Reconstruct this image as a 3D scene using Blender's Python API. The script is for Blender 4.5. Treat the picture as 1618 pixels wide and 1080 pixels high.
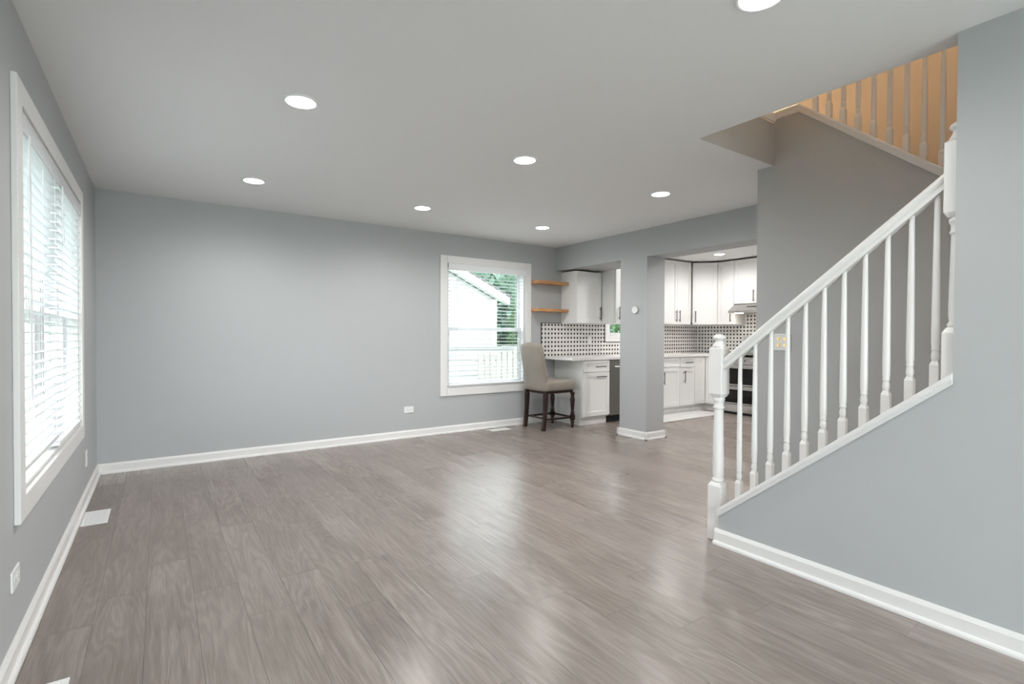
import bpy, bmesh, math, random
from mathutils import Vector, Matrix
random.seed(7)
PI = math.pi
S = bpy.context.scene
for o in list(bpy.data.objects):
    bpy.data.objects.remove(o, do_unlink=True)
COL = S.collection

# ------------------------------------------------------------------ camera
cam = bpy.data.cameras.new('camera'); camo = bpy.data.objects.new('camera', cam); COL.objects.link(camo)
yaw, pit, rol = math.radians(34.712), math.radians(0.7875), math.radians(0.2162)
fw = Vector((math.sin(yaw), math.cos(yaw), 0)); rt = Vector((math.cos(yaw), -math.sin(yaw), 0)); up = Vector((0, 0, 1))
fw2 = fw*math.cos(pit) - up*math.sin(pit); up2 = up*math.cos(pit) + fw*math.sin(pit)
rt2 = rt*math.cos(rol) + up2*math.sin(rol); up3 = up2*math.cos(rol) - rt*math.sin(rol)
camo.matrix_world = Matrix(((rt2.x, up3.x, -fw2.x, 0), (rt2.y, up3.y, -fw2.y, 0), (rt2.z, up3.z, -fw2.z, 1.2073), (0, 0, 0, 1)))
cam.sensor_width = 36.0; cam.lens = 804.6/1618*36.0; cam.clip_start = 0.02
S.camera = camo

# ------------------------------------------------------------------ light from outside, exposure
S.view_settings.view_transform = 'Standard'; S.view_settings.look = 'None'
S.view_settings.gamma = 1.0; S.view_settings.use_curve_mapping = False
S.view_settings.exposure = 0.16
W = bpy.data.worlds.new('overcast'); S.world = W; W.use_nodes = True
W.node_tree.nodes['Background'].inputs[0].default_value = (0.88, 0.94, 1.0, 1)
W.node_tree.nodes['Background'].inputs[1].default_value = 8.5
LAMP = 16.0           # ceiling downlight diffuser emission
SPOT = 20.0           # ceiling downlight beam, watts

def area(name, loc, rot, sx, sy, power, color, portal=False):
    l = bpy.data.lights.new(name, 'AREA'); l.shape = 'RECTANGLE'; l.size = sx; l.size_y = sy
    l.energy = power; l.color = color
    if portal: l.cycles.is_portal = True
    o = bpy.data.objects.new(name, l); o.location = loc; o.rotation_euler = rot; COL.objects.link(o); return o
# added soft fill light, set outside an invented opening behind the camera
area('fill_rear', (1.15, -2.75, 1.15), (PI/2, 0, 0), 2.3, 2.0, 55, (0.93, 0.97, 1.0))
area('portal_left', (-0.60, 3.53, 1.33), (0, -PI/2, 0), 1.6, 1.9, 1, (1, 1, 1), True)
area('portal_sink', (6.07, 5.76, 1.6), (-PI/2, 0, 0), 0.85, 0.85, 1, (1, 1, 1), True)
area('portal_far', (3.49, 5.76, 1.32), (-PI/2, 0, 0), 1.25, 1.6, 1, (1, 1, 1), True)

# ------------------------------------------------------------------ materials
def nt(name):
    m = bpy.data.materials.new(name); m.use_nodes = True
    return m, m.node_tree, m.node_tree.nodes['Principled BSDF']
def mat(name, c, rough=0.5, metal=0.0, spec=0.5, bump=0.0, bscale=200.0, var=0.0, vscale=3.0):
    m, t, b = nt(name)
    b.inputs['Base Color'].default_value = (*c, 1); b.inputs['Roughness'].default_value = rough
    b.inputs['Metallic'].default_value = metal; b.inputs['Specular IOR Level'].default_value = spec
    N = t.nodes; L = t.links
    if bump or var:
        tc = N.new('ShaderNodeTexCoord')
    if var:
        n = N.new('ShaderNodeTexNoise'); n.inputs['Scale'].default_value = vscale; n.inputs['Detail'].default_value = 3
        L.new(tc.outputs['Object'], n.inputs['Vector'])
        mx = N.new('ShaderNodeMix'); mx.data_type = 'RGBA'
        mx.inputs[6].default_value = (*[x*(1-var) for x in c], 1); mx.inputs[7].default_value = (*[min(1, x*(1+var)) for x in c], 1)
        L.new(n.outputs['Fac'], mx.inputs[0]); L.new(mx.outputs[2], b.inputs['Base Color'])
    if bump:
        n2 = N.new('ShaderNodeTexNoise'); n2.inputs['Scale'].default_value = bscale
        L.new(tc.outputs['Object'], n2.inputs['Vector'])
        bp = N.new('ShaderNodeBump'); bp.inputs['Strength'].default_value = bump; bp.inputs['Distance'].default_value = 0.002
        L.new(n2.outputs['Fac'], bp.inputs['Height']); L.new(bp.outputs['Normal'], b.inputs['Normal'])
    return m
def emis(name, c, s):
    m, t, b = nt(name)
    b.inputs['Base Color'].default_value = (*c, 1)
    b.inputs['Emission Color'].default_value = (*c, 1); b.inputs['Emission Strength'].default_value = s
    return m

M = {}
M['wall'] = mat('grey_wall_paint', (0.47, 0.482, 0.488), 0.55, bump=0.05, bscale=250, spec=0.3)
M['ceil'] = mat('ceiling_paint', (0.85, 0.85, 0.855), 0.8, bump=0.05, bscale=180, spec=0.2)
M['white'] = mat('white_trim_paint', (0.80, 0.79, 0.78), 0.35)
M['cab'] = mat('white_cabinet_paint', (0.82, 0.815, 0.80), 0.35)
M['plastic'] = mat('white_plastic', (0.82, 0.82, 0.82), 0.35)
M['quartz'] = mat('white_quartz', (0.83, 0.81, 0.79), 0.2, var=0.02, vscale=6)
M['black'] = mat('black_metal', (0.012, 0.011, 0.011), 0.35, spec=0.5)
M['dark'] = mat('black_kick', (0.01, 0.01, 0.01), 0.6)
M['steel'] = mat('stainless_steel', (0.55, 0.54, 0.52), 0.30, metal=1.0)
M['steeldark'] = mat('dark_stainless', (0.28, 0.27, 0.25), 0.28, metal=1.0)
M['ovenglass'] = mat('oven_glass', (0.006, 0.006, 0.006), 0.08, spec=0.3)
M['brass'] = mat('brass', (0.80, 0.55, 0.25), 0.25, metal=1.0)
M['grout_slot'] = mat('socket_slot', (0.03, 0.03, 0.03), 0.5)
M['beige'] = mat('upstairs_cream_paint', (0.70, 0.58, 0.45), 0.6, bump=0.04)
M['carpet'] = mat('stair_carpet', (0.36, 0.31, 0.26), 0.95, bump=0.6, bscale=400)
M['siding'] = mat('white_vinyl_siding', (0.42, 0.43, 0.42), 0.5)
M['trimout'] = mat('white_exterior_trim', (0.85, 0.85, 0.85), 0.5)
M['roof'] = mat('grey_shingle', (0.12, 0.12, 0.12), 0.9, var=0.3, vscale=20)
M['fence'] = mat('weathered_fence_wood', (0.30, 0.28, 0.26), 0.8, var=0.25, vscale=8)
M['grass'] = mat('lawn', (0.13, 0.17, 0.11), 0.9, var=0.3, vscale=6)
def leafmat(name, c):
    m = mat(name, c, 0.6, var=0.5, vscale=4); t = m.node_tree; b = t.nodes['Principled BSDF']
    tr = t.nodes.new('ShaderNodeBsdfTranslucent'); tr.inputs[0].default_value = (c[0]*1.5, c[1]*1.5, c[2]*1.2, 1)
    mx = t.nodes.new('ShaderNodeMixShader'); mx.inputs[0].default_value = 0.35
    t.links.new(b.outputs[0], mx.inputs[1]); t.links.new(tr.outputs[0], mx.inputs[2]); t.links.new(mx.outputs[0], t.nodes['Material Output'].inputs[0]); return m
M['leaf'] = leafmat('leaf_green', (0.09, 0.16, 0.08)); M['leaf2'] = leafmat('leaf_bluegreen', (0.10, 0.17, 0.13))
M['bark'] = mat('bark', (0.12, 0.09, 0.07), 0.9, var=0.3, vscale=12)
M['winglass_out'] = mat('house_window_glass', (0.10, 0.11, 0.12), 0.1)
M['mat'] = mat('pale_floor_mat', (0.62, 0.61, 0.60), 0.7, bump=0.3, bscale=300)
M['lamp'] = emis('led_diffuser', (1.0, 0.985, 0.965), LAMP)
M['warmlamp'] = emis('warm_bulb', (1.0, 0.79, 0.54), 150.0)
M['hoodlamp'] = emis('hood_lamp', (1.0, 0.93, 0.80), 45.0)

def fabric():
    m, t, b = nt('chair_linen'); N = t.nodes; L = t.links
    tc = N.new('ShaderNodeTexCoord')
    w = N.new('ShaderNodeTexNoise'); w.inputs['Scale'].default_value = 420; w.inputs['Detail'].default_value = 2
    v = N.new('ShaderNodeTexNoise'); v.inputs['Scale'].default_value = 6
    L.new(tc.outputs['Object'], w.inputs['Vector']); L.new(tc.outputs['Object'], v.inputs['Vector'])
    mx = N.new('ShaderNodeMix'); mx.data_type = 'RGBA'; mx.inputs[6].default_value = (0.23, 0.195, 0.16, 1); mx.inputs[7].default_value = (0.31, 0.27, 0.23, 1)
    L.new(v.outputs['Fac'], mx.inputs[0]); L.new(mx.outputs[2], b.inputs['Base Color'])
    b.inputs['Roughness'].default_value = 0.9; b.inputs['Sheen Weight'].default_value = 0.3
    bp = N.new('ShaderNodeBump'); bp.inputs['Strength'].default_value = 0.25; bp.inputs['Distance'].default_value = 0.001
    L.new(w.outputs['Fac'], bp.inputs['Height']); L.new(bp.outputs['Normal'], b.inputs['Normal'])
    return m
M['fabric'] = fabric()

def wood(name, c1, c2, axis, rough=0.35, sc=9.0):
    m, t, b = nt(name); N = t.nodes; L = t.links
    tc = N.new('ShaderNodeTexCoord'); mp = N.new('ShaderNodeMapping')
    s = [sc*4]*3; s[axis] = sc*0.35; mp.inputs['Scale'].default_value = s
    n = N.new('ShaderNodeTexNoise'); n.inputs['Scale'].default_value = 1; n.inputs['Detail'].default_value = 6; n.inputs['Distortion'].default_value = 0.6
    L.new(tc.outputs['Object'], mp.inputs['Vector']); L.new(mp.outputs[0], n.inputs['Vector'])
    cr = N.new('ShaderNodeValToRGB'); cr.color_ramp.elements[0].position = 0.35; cr.color_ramp.elements[1].position = 0.68
    cr.color_ramp.elements[0].color = (*c1, 1); cr.color_ramp.elements[1].color = (*c2, 1)
    L.new(n.outputs['Fac'], cr.inputs[0]); L.new(cr.outputs[0], b.inputs['Base Color'])
    b.inputs['Roughness'].default_value = rough
    return m
M['shelf'] = wood('honey_oak_shelf', (0.44, 0.20, 0.075), (0.60, 0.31, 0.13), 0, 0.4)
M['mahogany'] = wood('dark_mahogany', (0.012, 0.004, 0.003), (0.035, 0.010, 0.005), 2, 0.2)

def glass():
    m = bpy.data.materials.new('window_glass'); m.use_nodes = True; t = m.node_tree; N = t.nodes; L = t.links
    N.remove(N['Principled BSDF']); out = N['Material Output']
    tr = N.new('ShaderNodeBsdfTransparent'); tr.inputs[0].default_value = (0.95, 0.97, 0.96, 1)
    gl = N.new('ShaderNodeBsdfGlossy'); gl.inputs['Roughness'].default_value = 0.02
    fr = N.new('ShaderNodeFresnel'); ge = N.new('ShaderNodeNewGeometry')
    L.new(math_node(t, 'ADD', math_node(t, 'MULTIPLY', ge.outputs['Backfacing'], 1/1.45-1.45), 1.45), fr.inputs[0])   # no total reflection at the rear face
    mx = N.new('ShaderNodeMixShader'); L.new(fr.outputs[0], mx.inputs[0]); L.new(tr.outputs[0], mx.inputs[1]); L.new(gl.outputs[0], mx.inputs[2])
    L.new(mx.outputs[0], out.inputs[0]); return m
def slatmat(nm, tf):
    m = bpy.data.materials.new(nm); m.use_nodes = True; t = m.node_tree; N = t.nodes; L = t.links
    b = N['Principled BSDF']; b.inputs['Base Color'].default_value = (0.83, 0.84, 0.85, 1); b.inputs['Roughness'].default_value = 0.4
    tr = N.new('ShaderNodeBsdfTranslucent'); tr.inputs[0].default_value = (0.85, 0.87, 0.9, 1)
    mx = N.new('ShaderNodeMixShader'); mx.inputs[0].default_value = tf
    L.new(b.outputs[0], mx.inputs[1]); L.new(tr.outputs[0], mx.inputs[2]); L.new(mx.outputs[0], N['Material Output'].inputs[0]); return m
M['slat'] = slatmat('blind_slat_vinyl', 0.24); M['slat_wood'] = slatmat('faux_wood_slat', 0.06)

def math_node(t, op, a, b=None, c=None):
    n = t.nodes.new('ShaderNodeMath'); n.operation = op
    for i, v in enumerate((a, b, c)):
        if v is None: continue
        if isinstance(v, (int, float)): n.inputs[i].default_value = v
        else: t.links.new(v, n.inputs[i])
    return n.outputs[0]

M['glass'] = glass()
def floor_mat():
    m, t, b = nt('grey_oak_planks'); N = t.nodes; L = t.links
    mn = lambda op, a, bb=None, c=None: math_node(t, op, a, bb, c)
    tc = N.new('ShaderNodeTexCoord'); sp = N.new('ShaderNodeSeparateXYZ'); L.new(tc.outputs['Object'], sp.inputs[0])
    x, y = sp.outputs[0], sp.outputs[1]
    PW, PL = 0.18, 1.22
    xs = mn('DIVIDE', mn('SUBTRACT', x, 1.027 - 20*PW), PW)
    row = mn('FLOOR', xs); fx = mn('SUBTRACT', xs, row)
    w1 = N.new('ShaderNodeTexWhiteNoise'); w1.noise_dimensions = '1D'; L.new(row, w1.inputs['W'])
    ys = mn('ADD', mn('DIVIDE', y, PL), mn('MULTIPLY', w1.outputs['Value'], 7.0))
    brick = mn('FLOOR', ys); fy = mn('SUBTRACT', ys, brick)
    cid = N.new('ShaderNodeCombineXYZ'); L.new(row, cid.inputs[0]); L.new(brick, cid.inputs[1])
    w2 = N.new('ShaderNodeTexWhiteNoise'); w2.noise_dimensions = '2D'; L.new(cid.outputs[0], w2.inputs['Vector'])
    rnd = w2.outputs['Value']
    spc = N.new('ShaderNodeSeparateColor'); L.new(w2.outputs['Color'], spc.inputs[0]); w2b = spc.outputs[1]
    # seams
    ex = mn('MULTIPLY', mn('MINIMUM', fx, mn('SUBTRACT', 1.0, fx)), PW)
    ey = mn('MULTIPLY', mn('MINIMUM', fy, mn('SUBTRACT', 1.0, fy)), PL)
    e = mn('MINIMUM', ex, ey)
    seam = mn('LESS_THAN', e, 0.0011)
    # grain, offset for every plank
    gv = N.new('ShaderNodeCombineXYZ')
    L.new(mn('MULTIPLY', x, 38.0), gv.inputs[0]); L.new(mn('ADD', mn('MULTIPLY', y, 1.6), mn('MULTIPLY', rnd, 40.0)), gv.inputs[1]); L.new(mn('MULTIPLY', rnd, 60.0), gv.inputs[2])
    n1 = N.new('ShaderNodeTexNoise'); n1.inputs['Scale'].default_value = 1.0; n1.inputs['Detail'].default_value = 7; n1.inputs['Roughness'].default_value = 0.58; n1.inputs['Distortion'].default_value = 0.0
    L.new(gv.outputs[0], n1.inputs['Vector'])
    # cathedral rings
    gv2 = N.new('ShaderNodeCombineXYZ')
    L.new(mn('MULTIPLY', x, 7.0), gv2.inputs[0]); L.new(mn('ADD', mn('MULTIPLY', y, 0.9), mn('MULTIPLY', rnd, 23.0)), gv2.inputs[1]); L.new(mn('MULTIPLY', rnd, 31.0), gv2.inputs[2])
    n2 = N.new('ShaderNodeTexNoise'); n2.inputs['Scale'].default_value = 1.0; n2.inputs['Detail'].default_value = 2; n2.inputs['Distortion'].default_value = 0.3
    L.new(gv2.outputs[0], n2.inputs['Vector'])
    ring = mn('SINE', mn('MULTIPLY', n2.outputs['Fac'], 80.0))
    ringm = mn('MULTIPLY', ring, 0.5)
    # blotches
    n3 = N.new('ShaderNodeTexNoise'); n3.inputs['Scale'].default_value = 1.0; n3.inputs['Detail'].default_value = 3
    gv3 = N.new('ShaderNodeCombineXYZ')
    L.new(mn('MULTIPLY', x, 5.0), gv3.inputs[0]); L.new(mn('ADD', mn('MULTIPLY', y, 1.8), mn('MULTIPLY', rnd, 17.0)), gv3.inputs[1]); L.new(mn('MULTIPLY', rnd, 9.0), gv3.inputs[2])
    L.new(gv3.outputs[0], n3.inputs['Vector'])
    # fine pores
    gv4 = N.new('ShaderNodeCombineXYZ')
    L.new(mn('MULTIPLY', x, 260.0), gv4.inputs[0]); L.new(mn('MULTIPLY', y, 9.0), gv4.inputs[1]); L.new(mn('MULTIPLY', rnd, 90.0), gv4.inputs[2])
    n4 = N.new('ShaderNodeTexNoise'); n4.inputs['Scale'].default_value = 1.0; n4.inputs['Detail'].default_value = 2
    L.new(gv4.outputs[0], n4.inputs['Vector'])
    v = mn('ADD', mn('MULTIPLY', mn('SUBTRACT', n1.outputs['Fac'], 0.5), 0.62), mn('MULTIPLY', ringm, 0.17))
    v = mn('ADD', v, mn('MULTIPLY', mn('SUBTRACT', n3.outputs['Fac'], 0.5), 0.62))
    v = mn('ADD', v, mn('MULTIPLY', mn('SUBTRACT', n4.outputs['Fac'], 0.5), 0.62))
    v = mn('ADD', v, mn('MULTIPLY', mn('SUBTRACT', rnd, 0.5), 0.17))
    v = mn('ADD', mn('MULTIPLY', v, 0.85), 0.5)
    cr = N.new('ShaderNodeValToRGB'); el = cr.color_ramp.elements
    el[0].position = 0.02; el[0].color = (0.126, 0.099, 0.083, 1)
    el[1].position = 0.88; el[1].color = (0.362, 0.315, 0.287, 1)
    k = el.new(0.5); k.color = (0.242, 0.202, 0.180, 1)
    L.new(v, cr.inputs[0])
    mx = N.new('ShaderNodeMix'); mx.data_type = 'RGBA'; mx.inputs[7].default_value = (0.09, 0.075, 0.065, 1)
    L.new(mn('MULTIPLY', seam, 0.75), mx.inputs[0]); L.new(cr.outputs[0], mx.inputs[6]); L.new(mx.outputs[2], b.inputs['Base Color'])
    L.new(mn('ADD', mn('MULTIPLY', w2b, 0.06), 0.25), b.inputs['Roughness'])
    b.inputs['Specular IOR Level'].default_value = 0.65
    bp = N.new('ShaderNodeBump'); bp.inputs['Strength'].default_value = 0.03; bp.inputs['Distance'].default_value = 0.001
    L.new(mn('SUBTRACT', mn('ADD', n1.outputs['Fac'], mn('MULTIPLY', n4.outputs['Fac'], 0.5)), mn('MULTIPLY', seam, 1.5)), bp.inputs['Height'])
    # every plank lies a hair out of level
    bt = N.new('ShaderNodeBump'); bt.inputs['Strength'].default_value = 1.0; bt.inputs['Distance'].default_value = 1.0
    tl = mn('ADD', mn('MULTIPLY', mn('MULTIPLY', mn('SUBTRACT', w2b, 0.5), fx), PW*0.016), mn('MULTIPLY', mn('MULTIPLY', mn('SUBTRACT', spc.outputs[2], 0.5), fy), PL*0.010))
    L.new(tl, bt.inputs['Height']); L.new(bt.outputs['Normal'], bp.inputs['Normal'])
    L.new(bp.outputs['Normal'], b.inputs['Normal'])
    return m
M['floor'] = floor_mat()

def tile_mat():
    m, t, b = nt('dot_mosaic_tile'); N = t.nodes; L = t.links
    mn = lambda op, a, bb=None, c=None: math_node(t, op, a, bb, c)
    tc = N.new('ShaderNodeTexCoord'); sp = N.new('ShaderNodeSeparateXYZ'); L.new(tc.outputs['Object'], sp.inputs[0])
    P = 0.060
    u = mn('DIVIDE', mn('ADD', mn('ADD', sp.outputs[0], sp.outputs[1]), 10.0), P); v = mn('DIVIDE', sp.outputs[2], P)
    du = mn('ABSOLUTE', mn('SUBTRACT', mn('FRACT', u), 0.5)); dv = mn('ABSOLUTE', mn('SUBTRACT', mn('FRACT', v), 0.5))
    d = mn('ADD', du, dv)
    r = mn('SQRT', mn('ADD', mn('POWER', du, 2.0), mn('POWER', dv, 2.0)))
    dd = mn('ADD', mn('MULTIPLY', d, 0.35), mn('MULTIPLY', r, 0.70))
    dot = mn('LESS_THAN', dd, 0.29)
    # grout joints of the octagons: straight lines half-way between the dots' rows, running through the dots
    line = mn('LESS_THAN', mn('MINIMUM', du, dv), 0.022)
    mx1 = N.new('ShaderNodeMix'); mx1.data_type = 'RGBA'; mx1.inputs[6].default_value = (0.78, 0.765, 0.735, 1); mx1.inputs[7].default_value = (0.30, 0.28, 0.26, 1)
    L.new(mn('MULTIPLY', line, 0.14), mx1.inputs[0])
    mx2 = N.new('ShaderNodeMix'); mx2.data_type = 'RGBA'; mx2.inputs[7].default_value = (0.012, 0.012, 0.012, 1)
    L.new(dot, mx2.inputs[0]); L.new(mx1.outputs[2], mx2.inputs[6]); L.new(mx2.outputs[2], b.inputs['Base Color'])
    b.inputs['Roughness'].default_value = 0.2
    return m
M['tile'] = tile_mat()

# ------------------------------------------------------------------ mesh builder
class MB:
    def __init__(s): s.v = []; s.f = []; s.sm = []
    def add(s, vs, fs, smooth=False):
        o = len(s.v); s.v += [tuple(v) for v in vs]; s.f += [tuple(i+o for i in f) for f in fs]; s.sm += [smooth]*len(fs); return s
    def box(s, x0, x1, y0, y1, z0, z1):
        vs = [(x, y, z) for z in (z0, z1) for y in (y0, y1) for x in (x0, x1)]
        return s.add(vs, [(0, 2, 3, 1), (4, 5, 7, 6), (0, 1, 5, 4), (2, 6, 7, 3), (0, 4, 6, 2), (1, 3, 7, 5)])
    def cbox(s, x0, x1, y0, y1, z0, z1, c=0.003):
        """box with chamfered edges"""
        bm = bmesh.new(); bmesh.ops.create_cube(bm, size=1)
        for v in bm.verts:
            v.co = Vector(((x0+x1)/2+v.co.x*(x1-x0), (y0+y1)/2+v.co.y*(y1-y0), (z0+z1)/2+v.co.z*(z1-z0)))
        bmesh.ops.bevel(bm, geom=list(bm.edges), offset=min(c, 0.45*min(abs(x1-x0), abs(y1-y0), abs(z1-z0))), segments=2, affect='EDGES', profile=0.5)
        bm.verts.index_update(); s.add([v.co.copy() for v in bm.verts], [[v.index for v in f.verts] for f in bm.faces]); bm.free(); return s
    def prism(s, poly, ax, a0, a1, sh=(0, 0), smooth=False):
        """extrude a 2D polygon along axis ax; sh shears the far end in the polygon's two axes"""
        n = len(poly)
        def P(p, a): return {'x': (a, p[0], p[1]), 'y': (p[0], a, p[1]), 'z': (p[0], p[1], a)}[ax]
        vs = [P(p, a0) for p in poly] + [P((p[0]+sh[0], p[1]+sh[1]), a1) for p in poly]
        fs = [tuple(range(n))[::-1], tuple(range(n, 2*n))] + [(i, (i+1) % n, n+(i+1) % n, n+i) for i in range(n)]
        return s.add(vs, fs, smooth)
    def lathe(s, prof, cx, cy, n=20, a0=0.0, a1=2*PI, smooth=True):
        full = abs(a1-a0-2*PI) < 1e-6; m = n if full else n+1
        vs = []; fs = []
        for r, z in prof:
            for i in range(m):
                a = a0+(a1-a0)*i/n; vs.append((cx+r*math.cos(a), cy+r*math.sin(a), z))
        for j in range(len(prof)-1):
            for i in range(n):
                k = (i+1) % m; fs.append((j*m+i, j*m+k, (j+1)*m+k, (j+1)*m+i))
        s.add(vs, fs, smooth)
        s.add([vs[i] for i in range(m)], [tuple(range(m))[::-1]]); q = (len(prof)-1)*m
        s.add([vs[q+i] for i in range(m)], [tuple(range(m))]); return s
    def tube(s, p0, p1, r0, r1=None, n=12):
        r1 = r0 if r1 is None else r1
        p0 = Vector(p0); p1 = Vector(p1); d = (p1-p0).normalized(); a = d.orthogonal().normalized(); b = d.cross(a)
        vs = [p+(a*math.cos(2*PI*i/n)+b*math.sin(2*PI*i/n))*r for p, r in ((p0, r0), (p1, r1)) for i in range(n)]
        s.add(vs, [(i, (i+1) % n, n+(i+1) % n, n+i) for i in range(n)], True)
        s.add(vs[:n], [tuple(range(n))[::-1]]); s.add(vs[n:], [tuple(range(n))]); return s
    def sqblock(s, cx, cy, w, z0, z1, c0=0.0, c1=0.0, y0=None, y1=None):
        h = w/2; y0 = cy-h if y0 is None else y0; y1 = cy+h if y1 is None else y1
        rings = []
        i = 0.012
        if c0: rings.append((i, z0)); rings.append((0, z0+c0))
        else: rings.append((0, z0))
        if c1: rings.append((0, z1-c1)); rings.append((i, z1))
        else: rings.append((0, z1))
        vs = []; e = 0.003
        for k, z in rings:
            a0, a1, b0, b1 = cx-h+k, cx+h-k, y0+(k if y0 == cy-h else 0), y1-k
            vs += [(a0+e, b0, z), (a1-e, b0, z), (a1, b0+e, z), (a1, b1-e, z), (a1-e, b1, z), (a0+e, b1, z), (a0, b1-e, z), (a0, b0+e, z)]
        n = 8; fs = [tuple(range(n))[::-1], tuple(range(n*(len(rings)-1), n*len(rings)))]
        for j in range(len(rings)-1): fs += [(j*n+q, j*n+(q+1) % n, (j+1)*n+(q+1) % n, (j+1)*n+q) for q in range(n)]
        return s.add(vs, fs)
    def build(s, name, m, parent=None, world=False):
        """link as ONE mesh object. world=True: verts are in world coordinates, made local to the parent"""
        off = Vector((0, 0, 0))
        if parent is not None and world:
            p = parent
            while p is not None: off += p.location; p = p.parent
        me = bpy.data.meshes.new(name)
        me.from_pydata([tuple(Vector(v)-off) for v in s.v], [], s.f)
        me.polygons.foreach_set('use_smooth', s.sm); me.materials.append(m); me.update()
        bm = bmesh.new(); bm.from_mesh(me); bmesh.ops.recalc_face_normals(bm, faces=bm.faces); bm.to_mesh(me); bm.free()
        o = bpy.data.objects.new(name, me); COL.objects.link(o)
        if parent is not None: o.parent = parent
        return o

def tag(o, label, cat, group=None, kind=None):
    if label: o['label'] = label
    if cat: o['category'] = cat
    if group: o['group'] = group
    if kind: o['kind'] = kind
    return o
def thing(name, label, cat, loc, rz=0.0, group=None):
    o = bpy.data.objects.new(name, None); o.empty_display_size = 0.1; COL.objects.link(o)
    o.location = loc; o.rotation_euler = (0, 0, rz); return tag(o, label, cat, group)
def struct(o, label=None):
    o['kind'] = 'structure'
    if label: o['label'] = label
    return o
def copy_tree(o, parent=None):
    c = o.copy(); COL.objects.link(c)
    if parent is not None: c.parent = parent
    for ch in [k for k in bpy.data.objects if k.parent == o]: copy_tree(ch, c)
    return c

def cellwall(us, vs, solid, ax, a0, a1):
    """slab on a grid of cells with holes; ax = the thin axis"""
    mb = MB()
    def P(u, v, a): return {'x': (a, u, v), 'y': (u, a, v), 'z': (u, v, a)}[ax]
    nu, nv = len(us)-1, len(vs)-1
    def ok(i, j): return 0 <= i < nu and 0 <= j < nv and solid((us[i]+us[i+1])/2, (vs[j]+vs[j+1])/2)
    for i in range(nu):
        for j in range(nv):
            if not ok(i, j): continue
            u0, u1, v0, v1 = us[i], us[i+1], vs[j], vs[j+1]
            for a in (a0, a1): mb.add([P(u0, v0, a), P(u1, v0, a), P(u1, v1, a), P(u0, v1, a)], [(0, 1, 2, 3)])
            if not ok(i-1, j): mb.add([P(u0, v0, a0), P(u0, v1, a0), P(u0, v1, a1), P(u0, v0, a1)], [(0, 1, 2, 3)])
            if not ok(i+1, j): mb.add([P(u1, v0, a0), P(u1, v1, a0), P(u1, v1, a1), P(u1, v0, a1)], [(0, 1, 2, 3)])
            if not ok(i, j-1): mb.add([P(u0, v0, a0), P(u1, v0, a0), P(u1, v0, a1), P(u0, v0, a1)], [(0, 1, 2, 3)])
            if not ok(i, j+1): mb.add([P(u0, v1, a0), P(u1, v1, a0), P(u1, v1, a1), P(u0, v1, a1)], [(0, 1, 2, 3)])
    return mb
def inr(r, u, v): return r[0] < u < r[1] and r[2] < v < r[3]

# ------------------------------------------------------------------ room dimensions
XL, YF, XS, XK, X2, H = -0.4437, 5.5862, 2.6657, 4.6172, 3.6705, 2.44
XS2, X2b, XKb, XB = XS+0.115, X2+0.12, 4.927, 7.895
YR, YE, YN, YW2 = -2.6, 0.683, 1.735, 2.092
WL = (2.665, 4.455, 0.585, 2.075)      # left window opening  (y0,y1,z0,z1)
WF = (2.892, 4.085, 0.545, 2.088)      # far window opening   (x0,x1,z0,z1)
WS = (5.675, 6.475, 1.20, 1.62)        # sink window opening
WR = (0.0, 2.3, 0.12, 2.15)            # unseen opening added behind the camera for fill
XO = 4.75                               # outer stair wall face

# floor
struct(MB().box(XL-0.14, XB+0.14, YR-0.14, YF+0.14, -0.08, 0).build('floor', M['floor']), 'grey oak plank floor')
# ceiling with the stair opening
op = (XS2+0.004, XO+0.06, 0.0-0.75, 1.972)
mb = cellwall([XL-0.14, op[0], op[1], XB+0.14], [YR-0.14, op[2], op[3], YF+0.14], lambda u, v: not inr(op, u, v), 'z', H, H+0.30)
struct(mb.build('ceiling', M['ceil']), 'white ceiling with stair opening')
# left wall
mb = cellwall([YR, WL[0], WL[1], YF], [0, WL[2], WL[3], H], lambda u, v: not inr(WL, u, v), 'x', XL-0.14, XL)
struct(mb.build('wall_left', M['wall']))
# far wall
us = sorted([XL-0.14, WF[0], WF[1], WS[0], WS[1], XB+0.14]); vs = sorted([0, WF[2], WF[3], WS[2], WS[3], H])
mb = cellwall(us, vs, lambda u, v: not (inr(WF, u, v) or inr(WS, u, v)), 'y', YF, YF+0.14)
struct(mb.build('wall_far', M['wall']))
# rear wall
mb = cellwall([XL-0.14, WR[0], WR[1], XB+0.14], [0, WR[2], WR[3], H], lambda u, v: not inr(WR, u, v), 'y', YR-0.14, YR)
struct(mb.build('wall_rear', M['wall']))
# right wall with the sloping half wall under the railing
capz = lambda y: 0.221+(1.716-y)*0.81
poly = [(YR, 0), (YN, 0), (YN, capz(YN)-0.024), (YE, capz(YE)-0.024), (YE, H), (YR, H)]
struct(MB().prism(poly, 'x', XS, XS2).build('wall_right', M['wall']))
# wall between the two stair flights
cap2 = lambda y: 2.168+(y-1.004)*0.82
poly = [(0.36, 0), (YW2, 0), (YW2, H), (1.972, H), (1.972, 2.775), (1.80, 2.775), (1.80, cap2(1.80)-0.045), (0.36, cap2(0.36)-0.045)]
struct(MB().prism(poly, 'x', X2, X2b).build('wall_stair', M['wall']))
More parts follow.
